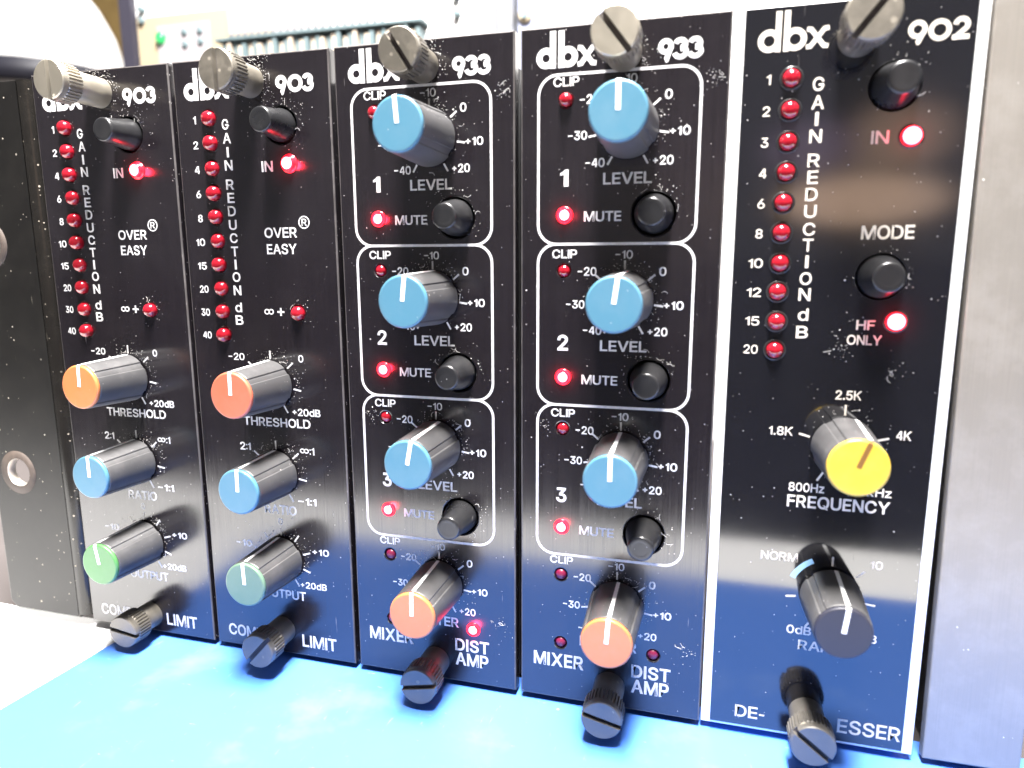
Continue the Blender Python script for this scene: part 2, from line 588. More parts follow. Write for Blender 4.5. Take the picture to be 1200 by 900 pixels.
def numeral(mb, ch, xl, xr, zb, zt, wd, y=-0.03):
    h, hw = zt - zb, wd / 2
    xc = (xl + xr) / 2
    if ch == '9':
        r = (xr - xl) / 2 - hw
        cz = zt - hw - r
        ring(mb, xc, cz, r, r, wd, y)
        mb.strip([(xr - hw - 0.02, cz - 0.12 * r), (xc + 0.15 * r, zb + 0.1), (xc - 0.1 * r, zb)], wd, y - 0.012)
    elif ch == '0':
        ring(mb, xc, (zb + zt) / 2, (xr - xl) / 2 - hw, h / 2 - hw, wd, y)
    elif ch == '3':
        rt_ = h * 0.235
        mb.strip(arc(xc - 0.05, zt - hw - rt_ * 0.86, rt_, rt_ * 0.86, 165, -90, 16) , wd, y)
        rb = h * 0.27
        mb.strip(arc(xc - 0.05, zb + hw + rb * 0.84, rb, rb * 0.84, 90, -170, 18), wd, y - 0.012)
    elif ch == '2':
        r = (xr - xl) / 2 - hw
        mb.strip(arc(xc, zt - hw - r, r, r, 175, -38, 16) + [(xl + hw * 1.3, zb + hw)], wd, y)
        mb.strip([(xl, zb + hw), (xr, zb + hw)], wd, y - 0.012)

def dial(mb, cx, cz, angles, r0, r1, y=-0.03, wd=0.34):
    for a in angles:
        s, c = sin(radians(a)), cos(radians(a))
        mb.strip([(cx + r0 * s, cz + r0 * c), (cx + r1 * s, cz + r1 * c)], wd, y)

# ================================================================== parts of a module
def knob(parent, x, z, length, turn, capmat, rb=5.45, rf=4.85, label=None, line='pointer', body_line='pointer'):
    """Charcoal fluted knob on the panel; TURN in degrees clockwise from straight up."""
    mb = MB()
    tr = radians(turn)
    def mod(a, j):
        d = 1.0
        for g in (52, -52, 128, -128):
            e = (a - tr - radians(g) + pi) % (2 * pi) - pi
            if abs(e) < radians(7.5):
                d = 0.955
        return d
    L = length
    mb.lathe(x, z, [(rb - 0.3, -0.35), (rb, -0.7), (rb - (rb - rf) * 0.5, -L * 0.5), (rf + 0.05, -L + 1.0), (rf - 0.02, -L + 0.85)], n=144, mod=mod)
    mb.sm = [False] * len(mb.sm)
    body = obj('knob', mb, M['knob'], parent, label)
    c = MB()
    c.lathe(x, z, [(rf - 0.45, -L + 1.0), (rf - 0.10, -L + 0.82), (rf - 0.06, -L + 0.32), (rf - 0.22, -L + 0.06), (rf - 0.45, -L)], n=72)
    obj('cap', c, M[capmat], body)
    ln = MB()
    u, v = sin(tr), cos(tr)
    def bar(ra, rb_, wd, ya, yb):
        """A raised bar from radius ra (depth ya) to radius rb_ (depth yb)."""
        px, pz = v * wd / 2, -u * wd / 2
        q = []
        for r_, y_ in ((ra, ya), (rb_, yb)):
            q += [(x + u * r_ - px, y_, z + v * r_ - pz), (x + u * r_ + px, y_, z + v * r_ + pz)]
        return q
    a = bar(0.1, rf - 0.3, 0.78, -L - 0.05, -L - 0.05)
    b = bar(0.1, rf - 0.3, 0.78, -L + 0.1, -L + 0.1)
    ln.add(a + b, [(0, 1, 3, 2), (0, 2, 6, 4), (1, 5, 7, 3), (2, 3, 7, 6), (0, 4, 5, 1)])
    a2 = bar(rf - 0.04, rf - 0.04, 0.78, -L + 0.25, -L + 0.82)
    ln.add(bar(rf - 0.3, rf + 0.02, 0.78, -L - 0.05, -L + 0.30), [(0, 1, 3, 2)])
    obj('pointer_line', ln, M[line], body)
    sl = MB()
    sl.add(bar(rf + 0.09, rb + 0.05, 0.70, -L + 1.0, -0.8) + bar(rf - 0.2, rb - 0.2, 0.70, -L + 1.0, -0.8), [(0, 1, 3, 2), (0, 2, 6, 4), (1, 5, 7, 3)])
    obj('side_line', sl, M[body_line], body)
    return body

def push_button(parent, x, z, length=6.2, r0=3.45, r1=2.45, hole=3.85, label=None, waist=0.55):
    mb = MB()
    L = length
    prof = [(r0, 2.5), (r0, -0.3), (r0 - 0.15, -1.0), (r1 + (r0 - r1) * 0.42, -L * waist), (r1 + 0.10, -L * 0.80), (r1, -L + 0.35), (r1 - 0.12, -L + 0.08), (r1 - 0.4, -L), (r1 * 0.55, -L + 0.10)]
    mb.lathe(x, z, prof, n=56)
    b = obj('push_button', mb, M['button'], parent, label)
    s = MB()
    s.lathe(x, z, [(hole + 0.02, 0.15), (hole + 0.02, 5.0)], n=48)
    obj('button_socket', s, M['chassis'], b)
    return b

RND = random.Random(11)
def led(parent, x, z, r=1.5, out=1.7, mat='lens', bezel=None, label=None, name='led'):
    if mat != 'lit':                     # hand-fitted lamps never sit quite alike
        x += RND.uniform(-0.10, 0.10)
        z += RND.uniform(-0.10, 0.10)
        out += RND.uniform(-0.16, 0.16) * min(1.0, out)
    mb = MB()
    prof = [(r, 2.0), (r, -out + r * 0.8)]
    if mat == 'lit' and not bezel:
        prof = [(r, 2.0), (r, 0.3), (r + 0.42, 0.0), (r + 0.36, -0.16), (r, -0.30), (r, -out + r * 0.8 - 0.02)]  # flange widened so its glow forms the red halo
    elif mat == 'lit':
        prof = [(r, 2.0), (r, 0.3), (r + 0.10, -0.15), (r, -0.40), (r, -out + r * 0.8 - 0.02)]
    for i in range(1, 12):
        a = i / 12 * pi / 2
        prof.append((r * cos(a), -out + r * 0.8 - r * 0.8 * sin(a)))
    prof.append((0.02, -out))
    mb.lathe(x, z, prof, n=32)
    mats = [M[mat]]
    if mat == 'lit':                     # white hot crown; the red halo is put into the glowing skirt
        mats.append(M['halo_rim'])
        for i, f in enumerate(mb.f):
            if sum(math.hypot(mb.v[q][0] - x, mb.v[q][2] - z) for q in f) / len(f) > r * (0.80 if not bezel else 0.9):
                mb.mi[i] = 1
    o = obj(name, mb, mats, parent, label)
    if mat == 'lit':                     # added spot in front of the lamp, throws a red halo on the panel
        ld = bpy.data.lights.new('added_halo_spot', 'SPOT')
        ld.spot_size = radians(150)
        ld.spot_blend = 1.0
        ld.energy = 0.0060
        ld.color = (1.0, 0.015, 0.04)
        ld.shadow_soft_size = 0.0009
        lo = bpy.data.objects.new('added_halo_spot', ld)
        COL.objects.link(lo)
        lo.parent = parent
        lo.location = Vector((x, -out - 1.3, z)) * S
        lo.rotation_euler = (radians(90), 0, 0)      # shines back at the panel
    if bezel:
        s = MB()
        s.lathe(x, z, [(r + 0.03, 1.0), (r + 0.04, -bezel), (r + 0.22, -bezel - 0.10), (r + 0.45, -bezel), (r + 0.5, 0.5)], n=40, cap_end=False)
        obj('bezel', s, M['button'], o)
    return o

def thumbscrew(parent, x, z, length, slot_deg, mat, r=4.0, label=None, head=5.0):
    """Slotted knurled captive screw: smooth neck, knurled head, slot turned SLOT_DEG from horizontal."""
    L = length
    nk, n = 34, 272
    def mod(a, j):
        if j in (1, 2):
            ph = (a * nk / (2 * pi)) % 1.0
            return 0.925 if ph < 0.42 else 1.0
        return 1.0
    mb = MB()
    neck = 3.15
    mb.lathe(x, z, [(neck, 0.05), (neck, -L + head + 0.2), (neck - 0.1, -L + head)], n=48)
    mb2 = MB()
    prof = [(r - 0.55, -L + head + 0.15), (r, -L + head - 0.25), (r, -L + 1.7), (r - 0.1, -L + 1.45), (r - 0.1, -L + 1.15)]
    mb2.lathe(x, z, prof, n=n, mod=mod)
    mb2.sm = [False] * len(mb2.sm)
    b = obj('thumbscrew', mb, M[mat], parent, label)
    h = obj('knurled_head', mb2, M[mat], b)
    f = MB()
    rr, gap = r - 0.12, 0.50
    a0 = math.asin(gap / rr)
    sd = radians(slot_deg)
    for side in (0, pi):
        pts = []
        m = 28
        for i in range(m + 1):
            t = a0 + (pi - 2 * a0) * i / m
            pts.append((rr * cos(t), rr * sin(t)))
        vs = []
        for y_, s_ in ((-L + 1.2, 1.0), (-L + 0.22, 1.0), (-L, 0.94)):
            for px, pz in pts:
                pz2 = gap + (pz - gap) * s_
                px2 = px * s_
                c_, s2 = cos(sd + side), sin(sd + side)
                vs.append((x + px2 * c_ - pz2 * s2, y_, z + px2 * s2 + pz2 * c_))
        k_ = m + 1
        fs = [tuple(range(2 * k_, 3 * k_))]
        for j in range(2):
            for i in range(k_):
                i2 = (i + 1) % k_
                fs.append((j * k_ + i, j * k_ + i2, (j + 1) * k_ + i2, (j + 1) * k_ + i))
        f.add(vs, fs)
    obj('slotted_face', f, M[mat], h)
    sl = MB()
    sl.lathe(x, z, [(r - 0.2, -L + 1.1), (r - 0.2, -L + 1.13)], n=40)
    obj('slot_floor', sl, M['slot'], h)
    return b

LINT = random.Random(5)
def lint(parent, spots):
    """Dust and short fibres that have gathered on the panel round its knobs and buttons; spots: (x, z, inner radius, grains, fibres)."""
    mb = MB()
    for cx, cz, r0, n, nf in spots:
        for _ in range(n):
            a = LINT.gauss(0.4, 1.15)
            r_ = r0 + 0.1 + abs(LINT.gauss(0, 1.5))
            px, pz = cx + r_ * sin(a), cz + r_ * cos(a)
            if not (0.4 < px < 36.6): continue
            q = LINT.uniform(0.035, 0.10) * (1.6 if LINT.random() < 0.08 else 1)
            b_ = LINT.uniform(0, pi)
            pts = [(px + q * LINT.uniform(0.6, 1.3) * cos(b_ + t_), -0.05 - LINT.uniform(0, 0.08), pz + q * LINT.uniform(0.6, 1.3) * sin(b_ + t_)) for t_ in (0, 1.6, 3.1, 4.7)]
            apex = (px, -0.07 - q * 0.9, pz)
            mb.add(pts + [apex], [(0, 1, 4), (1, 2, 4), (2, 3, 4), (3, 0, 4)])
        for _ in range(nf):
            a = LINT.gauss(0.4, 0.9)
            r_ = r0 + LINT.uniform(0.1, 1.6)
            px, pz = cx + r_ * sin(a), cz + r_ * cos(a)
            d_, c_ = LINT.uniform(0, 2 * pi), LINT.uniform(-1.2, 1.2)
            pts = []
            for k_ in range(7):
                pts.append((px, pz))
                px += 0.22 * cos(d_); pz += 0.22 * sin(d_); d_ += c_ * 0.35
            mb.strip(pts, 0.055, -0.12 - LINT.uniform(0, 0.25), depth=0.05)
    o = obj('dust_lint', mb, M['fluff'], parent)
    o['kind'] = 'stuff'
def chassis(parent, x0=1.2, x1=35.8, z1=128.0):
    mb = MB()
    mb.box(x0, x1, 8.0, 110, -1.28, z1)
    obj('chassis', mb, M['chassis'], parent)

# ================================================================== the setting
mb = MB(); mb.box(-1500, 1500, 4.6, 760, -40, -4.0)
desk = structure(obj('desk', mb, plain('grey_brown_desk', (0.07, 0.06, 0.058), 0.6, vscale=40)))
k = NT('white_card'); n_ = k.noise(k.coords(), 60, 5, 0.6)
k.l(k.mix(n_, (0.82, 0.82, 0.82), (0.90, 0.90, 0.89)), k.p.inputs['Base Color']); k.set(Roughness=0.6)
mb = MB()
prf = [(4.5, -3.9), (4.5, -2.6), (4.3, -2.4), (-102, -2.4)] + [(-102 - 24 * sin(radians(a)), -26.4 + 24 * cos(radians(a))) for a in range(6, 91, 6)] + [(-126.0, -39.9), (-125.9, -40.0)]
prf = [(y_, z_) for y_, z_ in prf] + [(4.4, -4.0)]
m = len(prf)
mb.add([(-260, y_, z_) for y_, z_ in prf] + [(420, y_, z_) for y_, z_ in prf], [(i, (i + 1) % m, m + (i + 1) % m, m + i) for i in range(m)] + [tuple(range(m)), tuple(range(m, 2 * m))])
structure(obj('white_tabletop', mb, k.m))
# scuffed blue sheet in front of and under the modules
k = NT('scuffed_blue_paint')
o_ = k.coords()
n1 = k.noise(o_, 38, 5, 0.65)
n2 = k.noise(k.coords((260, 900, 100)), 1.0, 3, 0.6)
sc_ = k.ramp(n2, [(0.70, 0.0), (0.76, 1.0)])
pt_ = k.ramp(n1, [(0.56, 0.0), (0.74, 0.75)])
sp_ = k.specks(o_, 260, 0.16, 0.16, k.math('MULTIPLY', k.rnd(), 9.0))
n3 = k.noise(k.coords((900, 160, 100)), 1.0, 4, 0.65)
sc3 = k.ramp(n3, [(0.66, 0.0), (0.74, 0.5)])
sc_ = k.math('MAXIMUM', k.math('MAXIMUM', sc_, sp_), sc3)
wr_ = k.math('MAXIMUM', k.math('MULTIPLY', sc_, 0.55), k.math('MULTIPLY', pt_, 0.20))
bl_ = k.mix(n1, (0.054, 0.168, 0.57), (0.064, 0.188, 0.62))
k.l(k.mix(wr_, bl_, (0.30, 0.42, 0.66)), k.p.inputs['Base Color'])
k.set(Roughness=0.42)
mb = MB()
pts = [(12.75, 7.0), (320, 7.0), (320, -70), (7.2, -70)]
plate(mb, pts, [], 0, 1.05, 0.15)
mb.v = [(x, z, -y - 1.3) for x, y, z in mb.v]
structure(obj('blue_tabletop', mb, k.m))
mb = MB(); mb.box(-1500, 1500, 752, 764, -4.0, 1400)
structure(obj('back_wall', mb, plain('pale_grey_wall', (0.34, 0.32, 0.30), 0.8, vscale=20, var=0.04)))

# ================================================================== compressor modules (two)
PITCH = 38.1
LED_A = [120.85 - 5.07 * i for i in range(10)]
def compressor(idx, label, capg, turns, top, bot):
    t = thing('compressor_module', label, 'compressor module', (PITCH * idx, 0, 0), 'black rack modules standing in a row')
    chassis(t)
    mb = MB()
    holes = [circle_pts(25.3, 118.6, 3.75)] + [circle_pts(8.2, z, 1.62, 24) for z in LED_A] + [circle_pts(26.9, 111.0, 1.62, 24), circle_pts(27.0, 80.3, 1.62, 24)]
    plate(mb, rect(0.05, 37.0, 0.05, 132.6), holes, 0, 3.0, 0.30)
    worn_lit_edges(mb, 0.05, 37.0, 0.05, 132.6)
    p = obj('front_panel', mb, [M['panel'], M['worn_highlight']], t)
    ink = M['white_ink']
    q = MB(); logo(q, 2.5, 124.55, 13.6, 131.0); obj('logo', q, ink, p)
    q = MB()
    numeral(q, '9', 24.70, 27.35, 124.75, 128.25, 0.86)
    numeral(q, '0', 27.50, 30.95, 124.80, 128.20, 0.86)
    numeral(q, '3', 30.95, 33.3, 124.75, 128.25, 0.82)
    obj('model_number', q, ink, p)
    q = MB()
    for i, (s, x) in enumerate(zip(('1', '2', '4', '6', '8', '10', '15', '20', '30', '40'), (4.7, 4.5, 4.4, 4.28, 4.25, 3.85, 3.8, 3.8, 3.72, 3.72))):
        z = LED_A[i] - 0.2
        if len(s) == 1:
            letter(q, s, x, z, 1.2, 1.6)
        else:
            write(q, s, x - 1.12, x + 1.12, z - 0.8, z + 0.8)
    obj('meter_numbers', q, ink, p)
    q = MB()
    for ch, z in zip('GAINREDUCTIONdB', (119.45, 116.68, 113.87, 111.19, 107.26, 104.51, 101.77, 98.89, 96.11, 93.31, 90.52, 87.84, 84.96, 81.25, 78.51)):
        letter(q, ch, 12.33, z, 1.95 if ch not in 'ETd' else 1.75, 2.1 if ch != 'd' else 2.1)
    obj('meter_title', q, ink, p)
    q = MB(); write(q, 'IN', 20.3, 23.0, 109.55, 111.7); obj('printed_label', q, ink, p)
    q = MB(); write(q, 'OVER', 20.0, 27.8, 96.05, 98.2); write(q, 'EASY', 20.35, 27.55, 92.62, 94.8)
    ring(q, 29.6, 99.15, 1.2, 1.2, 0.24, -0.03); write(q, 'R', 29.0, 30.25, 98.45, 99.85)
    obj('printed_label', q, ink, p)
    q = MB(); write(q, '∞', 18.75, 21.1, 79.85, 81.05, 0.03); write(q, '+', 22.0, 23.7, 79.6, 81.3, 0.012)
    obj('printed_label', q, ink, p)
    X = 19.45
    q = MB(); dial(q, X, 64.6, (-150, -100, -50, 0, 49, 100, 150), 5.5, 7.35)
    write(q, '−20', 8.8, 12.95, 69.6, 71.2); letter(q, '0', 27.05, 70.42, 1.25, 1.6); write(q, '+20dB', 24.28, 31.14, 57.7, 59.35)
    write(q, '−40', 7.2, 11.4, 57.7, 59.3)
    obj('dial_scale', q, ink, p)
    q = MB(); write(q, 'THRESHOLD', 11.6, 28.55, 54.9, 56.95); obj('printed_label', q, ink, p)
    q = MB(); dial(q, X, 44.2, (-150, -100, -50, 0, 49, 100, 150), 5.5, 7.5)
    write(q, '2:1', 10.2, 12.95, 49.05, 50.85); write(q, '∞:1', 25.55, 29.15, 49.0, 50.65); write(q, '−1:1', 24.4, 29.0, 37.2, 38.85)
    obj('dial_scale', q, ink, p)
    q = MB(); write(q, 'RATIO', 15.55, 23.8, 34.45, 36.7); obj('printed_label', q, ink, p)
    q = MB(); dial(q, X, 23.7, (-148, -112, -74, -37, 0, 37, 74, 111, 148), 5.6, 7.5)
    letter(q, '0', X, 32.75, 1.15, 1.6); write(q, '−10', 7.3, 11.55, 25.7, 27.35); write(q, '+10', 27.3, 31.5, 25.45, 27.05); write(q, '+20dB', 23.76, 30.5, 17.05, 18.65)
    obj('dial_scale', q, ink, p)
    q = MB(); write(q, 'OUTPUT', 13.7, 24.95, 13.85, 16.05); obj('printed_label', q, ink, p)
    q = MB(); write(q, 'COMP', 3.3, 12.9, 2.5, 5.4); obj('printed_label', q, ink, p)
    q = MB(); write(q, 'LIMIT', 23.35, 32.25, 2.3, 5.35); obj('printed_label', q, ink, p)
    for z in LED_A:
        led(t, 8.2, z, 1.52, 1.55, 'lens')
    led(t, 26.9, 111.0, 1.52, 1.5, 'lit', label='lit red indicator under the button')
    led(t, 27.0, 80.3, 1.5, 1.6, 'lens')
    push_button(t, 25.3, 118.6, 7.0, 3.3, 2.45, 3.75, waist=0.45)
    knob(t, X, 64.5, 14.0, turns[0], 'orange' if capg == 'green' else 'coral', label='knob with an orange cap' if capg == 'green' else 'knob with a reddish orange cap')
    knob(t, X, 44.2, 14.0, turns[1], 'blue', label='knob with a blue cap')
    knob(t, X, 23.7, 14.0, turns[2], capg, label='knob with a %s cap' % ('green' if capg == 'green' else 'grey green'))
    thumbscrew(t, *top)
    thumbscrew(t, *bot)
    lint(p, [(X, 64.5, 5.4, 110, 2), (X, 44.2, 5.4, 100, 2), (X, 23.7, 5.4, 120, 3), (25.3, 118.6, 3.8, 60, 2), (top[0], top[1], 3.2, 130, 2), (27, 80.3, 1.6, 12, 1)])
    return t
compressor(0, 'black compressor module beside the rack ear with holes, its lowest knob capped bright green', 'green', (3, 0, -9),
           (18.9, 127.6, 12.8, 90, 'nickel'), (18.9, 4.5, 9.3, -8, 'nickel_dirty'))
compressor(1, 'black compressor module with a grey green capped lowest knob, next to a three channel mixer', 'teal', (1, 1, -2),
           (18.9, 127.4, 10.8, 90, 'nickel_dirty'), (18.4, 6.0, 10.2, 48, 'nickel_shaded'))

# ================================================================== mixer modules (two)
CH = (114.55, 83.9, 53.25, 22.6)
def mixer(idx, label, turns, dist_lit, top, bot):
    t = thing('mixer_module', label, 'mixer module', (PITCH * idx, 0, 0), 'black rack modules standing in a row')
    chassis(t)
    mb = MB()
    holes = [circle_pts(8.5, z + 5.35, 1.28, 20) for z in CH] + [circle_pts(8.5, z - 15.05, 1.28, 20) for z in CH[:3]]
    holes += [circle_pts(24.9, z - 15.1, 3.95) for z in CH[:3]] + [circle_pts(8.55, 12.8, 1.28, 20), circle_pts(27.5, 12.85, 1.28, 20)]
    plate(mb, rect(0.05, 37.0, 0.05, 132.6), holes, 0, 3.0, 0.30)
    worn_lit_edges(mb, 0.05, 37.0, 0.05, 132.6)
    p = obj('front_panel', mb, [M['panel'], M['worn_highlight']], t)
    ink = M['white_ink']
    q = MB(); logo(q, 3.0, 125.45, 14.05, 131.8); obj('logo', q, ink, p)
    q = MB()
    numeral(q, '9', 24.75, 27.4, 125.35, 128.95, 0.86)
    numeral(q, '3', 27.35, 29.85, 125.35, 128.95, 0.84)
    numeral(q, '3', 29.85, 32.3, 125.35, 128.95, 0.84)
    obj('model_number', q, ink, p)
    lines = (124.3, 94.2, 63.35, 32.3)
    for i in range(3):
        q = MB(); q.strip(rrect(3.45, 32.35, lines[i + 1], lines[i], 3.5), 0.5, -0.03 - 0.012 * (i % 2), closed=True)
        obj('channel_outline', q, ink, p)
    for i, z in enumerate(CH):
        q = MB(); write(q, 'CLIP', 6.2, 10.97, z + 7.65, z + 9.3); obj('printed_label', q, ink, p)
        q = MB(); dial(q, 19.95, z, (-150, -100, -50, 0, 50, 99, 150), 5.6, 7.25)
        write(q, '−10', 18.15, 21.35, z + 7.55, z + 9.12, 0.014); write(q, '−20', 11.14, 14.7, z + 4.4, z + 6.05); write(q, '−30', 9.0, 12.52, z - 1.75, z - 0.15)
        write(q, '−40', 12.28, 15.82, z - 6.65, z - 5.0); letter(q, '0', 26.86, z + 5.25, 1.3, 1.65); write(q, '+10', 27.25, 30.8, z - 1.75, z - 0.15); write(q, '+20', 24.45, 28.06, z - 6.65, z - 5.02)
        obj('dial_scale', q, ink, p)
        led(t, 8.5, z + 5.35, 1.2, 1.3 if i == 0 else 0.35, 'lens' if i < 3 else 'lens_dark')
        knob(t, 19.95, z, 15.0, turns[i], 'blue' if i < 3 else 'orange', label='knob with %s cap' % ('a blue' if i < 3 else 'an orange'))
        if i < 3:
            q = MB()
            letter(q, '123'[i], 8.4, z - 8.35, 2.1 if i else 2.7, 3.05, 0.03); obj('channel_number', q, ink, p)
            q = MB(); write(q, 'LEVEL', 15.6, 24.35, z - 9.72, z - 7.68); obj('printed_label', q, ink, p)
            q = MB(); write(q, 'MUTE', 12.15, 19.05, z - 16.3, z - 14.45); obj('printed_label', q, ink, p)
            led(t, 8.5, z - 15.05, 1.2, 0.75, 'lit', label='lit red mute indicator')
            push_button(t, 24.9, z - 15.1, (6.3, 6.6, 7.2)[i], 3.5, 2.45, 3.95, waist=(0.62, 0.55, 0.42)[i])
    q = MB(); write(q, 'MASTER', 12.6, 24.2, 12.75, 15.05); obj('printed_label', q, ink, p)
    q = MB(); write(q, 'MIXER', 2.85, 13.45, 7.2, 10.2, 0.03); obj('printed_label', q, ink, p)
    q = MB(); write(q, 'DIST', 23.3, 31.05, 7.35, 10.3, 0.03); write(q, 'AMP', 23.3, 30.85, 4.0, 7.0, 0.03); obj('printed_label', q, ink, p)
    led(t, 8.55, 12.8, 1.2, 0.25, 'lens_dark')
    if dist_lit:
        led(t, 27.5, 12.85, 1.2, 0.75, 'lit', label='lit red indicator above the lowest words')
    else:
        led(t, 27.5, 12.85, 1.2, 0.25, 'lens_dark')
    thumbscrew(t, *top)
    thumbscrew(t, *bot)
    lint(p, [(19.95, z, 5.4, 90, 2) for z in CH] + [(24.9, z - 15.1, 3.95, 40, 3) for z in CH[:3]] + [(top[0], top[1], 3.2, 90, 2), (34.6, 121.5, 0.2, 40, 2), (4.6, 58.5, 0.2, 26, 0), (33.5, 14, 0.3, 26, 2)])
    return t
mixer(2, 'black three channel mixer module with its lowest right red lamp lit', (-4.5, 6.5, 11, 1), True,
      (18.9, 127.7, 11.4, -57, 'nickel_dirty'), (18.7, 4.3, 10.5, 12, 'nickel_shaded'))
mixer(3, 'black three channel mixer module with both lowest red lamps dark, beside the white edged module', (0, 7.5, 0.5, 4), False,
      (18.85, 127.1, 13.0, -52, 'nickel'), (18.9, 4.6, 11.5, -13, 'nickel_shaded'))

# ================================================================== glossy de-esser module
t = thing('deesser_module', 'glossy black module with white side edges, a yellow and a grey capped knob', 'de-esser module', (PITCH * 4, 0, 0), 'black rack modules standing in a row')
chassis(t, 1.0, 36.0)
LED_C = [121.05 - 5.07 * i for i in range(10)]
hl = [circle_pts(8.7, z, 1.7, 28) for z in LED_C] + [circle_pts(27.55, 110.9, 1.8, 28), circle_pts(27.75, 80.8, 1.8, 28), circle_pts(24.5, 118.8, 3.95), circle_pts(24.85, 88.3, 3.95)]
mb = MB(); plate(mb, rect(-0.82, 37.2, 0.1, 132.6), [circle_pts(x, z, r + 0.1) for (x, z, r) in [(24.5, 118.8, 3.95), (24.85, 88.3, 3.95)]] + [circle_pts(8.7, z, 1.72, 24) for z in LED_C] + [circle_pts(27.55, 110.9, 1.82, 24), circle_pts(27.75, 80.8, 1.82, 24)], 0.3, 2.7, 0.15)
p = obj('front_panel', mb, M['edge_metal'], t, 'pale aluminium plate showing at both edges')
mb = MB(); plate(mb, rect(0.95, 35.4, 0.75, 132.3), hl, 0, 0.28, 0.05)
f = obj('gloss_overlay', mb, M['gloss'], p)
ink = M['cream_ink']
def pr(name, fn):
    q = MB(); fn(q); return obj(name, q, ink, p)
pr('logo', lambda q: logo(q, 3.05, 125.3, 14.1, 131.65, sw=0.92))
def f902(q):
    numeral(q, '9', 25.7, 28.45, 125.05, 128.45, 0.70)
    numeral(q, '0', 28.6, 31.85, 125.15, 128.4, 0.70)
    numeral(q, '2', 32.0, 34.4, 125.15, 128.5, 0.70)
pr('model_number', f902)
def fnum(q):
    for i, (s, x) in enumerate(zip(('1', '2', '3', '4', '6', '8', '10', '12', '15', '20'), (5.15, 5.05, 5.05, 5.05, 5.05, 5.0, 4.7, 4.7, 4.7, 4.7))):
        z = LED_C[i] - 0.05
        if len(s) == 1: letter(q, s, x, z, 1.2, 1.6, 0.008)
        else: write(q, s, x - 1.2, x + 1.2, z - 0.8, z + 0.8, 0.008)
pr('meter_numbers', fnum)
def ftit(q):
    for ch, z in zip('GAINREDUCTIONdB', (119.82, 116.93, 114.33, 111.54, 107.65, 104.89, 102.08, 99.28, 96.3, 93.62, 90.85, 87.93, 85.19, 81.7, 78.63)):
        letter(q, ch, 13.08, z, 1.95 if ch not in 'ETd' else 1.7, 2.15, 0.014)
pr('meter_title', ftit)
pr('printed_label', lambda q: write(q, 'IN', 21.6, 24.25, 109.9, 111.97, 0.010))
pr('printed_label', lambda q: write(q, 'MODE', 21.3, 29.35, 94.5, 96.8, 0.020))
pr('printed_label', lambda q: (write(q, 'HF', 21.7, 24.62, 79.27, 80.92, 0.014), write(q, 'ONLY', 20.4, 25.88, 76.65, 78.36, 0.014)))
def ffreq(q):
    dial(q, 21.1, 58.4, (-150, -75, 0, 75, 150), 5.7, 7.6)
    write(q, '2.5K', 19.3, 23.52, 66.88, 68.56, 0.016); write(q, '1.8K', 8.65, 12.74, 59.85, 61.5, 0.016); write(q, '4K', 29.52, 31.9, 60.2, 61.85, 0.016)
    write(q, '800Hz', 12.62, 18.68, 49.52, 51.2, 0.016); write(q, '8kHz', 24.3, 29.65, 49.6, 51.25, 0.016)
pr('dial_scale', ffreq)
pr('printed_label', lambda q: write(q, 'FREQUENCY', 12.52, 29.63, 46.4, 48.85, 0.022))
def frange(q):
    dial(q, 21.05, 29.9, (0, 45, 97, 150, -150, -97), 5.9, 7.7)
    write(q, '10', 27.3, 29.35, 36.0, 37.6, 0.016); write(q, '0dB', 14.0, 18.3, 21.55, 23.25, 0.016); write(q, '20dB', 24.0, 29.5, 21.55, 23.25, 0.016)
    write(q, 'NORM', 8.6, 15.06, 35.85, 37.55, 0.014)
pr('dial_scale', frange)
q = MB(); q.strip([(21.05 + 7.3 * sin(radians(a)), 29.9 + 7.3 * cos(radians(a))) for a in range(-66, -24, 3)], 1.0, -0.03)
obj('range_arc', q, M['blue_ink'], p)
pr('printed_label', lambda q: write(q, 'RANGE', 16.2, 26.2, 18.5, 20.5, 0.018))
pr('printed_label', lambda q: write(q, 'DE-', 5.6, 11.05, 2.5, 5.0, 0.016))
pr('printed_label', lambda q: write(q, 'ESSER', 24.15, 35.0, 2.5, 5.45, 0.016))
for z in LED_C:
    led(t, 8.7, z, 1.45, 1.35, 'lens', bezel=0.12)
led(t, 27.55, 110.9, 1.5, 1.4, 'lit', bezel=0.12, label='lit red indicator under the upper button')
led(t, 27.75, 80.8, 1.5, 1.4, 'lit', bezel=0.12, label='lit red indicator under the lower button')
push_button(t, 24.5, 118.8, 6.0, 3.55, 2.5, 3.95, waist=0.6)
push_button(t, 24.85, 88.3, 6.0, 3.55, 2.5, 3.95, waist=0.6)
knob(t, 21.1, 58.5, 14.0, 20, 'yellow', rb=5.35, rf=4.75, label='knob with a yellow cap', line='brown_line')
knob(t, 21.05, 30.0, 14.0, 6, 'grey', rb=5.35, rf=4.65, label='knob with a grey cap')
lint(p, [(21.1, 58.4, 5.4, 30, 1), (24.5, 118.8, 4.0, 18, 1), (24.85, 88.3, 4.0, 18, 1), (28.0, 71.0, 0.2, 8, 3), (19, 75, 0.5, 30, 1)])
thumbscrew(t, 18.45, 126.7, 12.0, 52, 'nickel_dirty')
thumbscrew(t, 18.5, 5.6, 10.0, -38, 'nickel_shaded')

# ================================================================== blank silver panel
mb = MB(); plate(mb, rect(0, 15.6, 0.0, 132.6), [], 0, 2.5, 0.3)
bp = thing('blank_panel', 'narrow plain brushed silver panel beside the white edged glossy module', 'blank panel', (191.35, 0, 0))
bp.rotation_euler = (0, radians(-0.62), 0)
obj('front_panel', mb, M['silver'], bp)
mb = MB(); mb.box(3, 12, 2.5, 30, -1.28, 126); obj('mounting_bracket', mb, M['chassis'], bp)

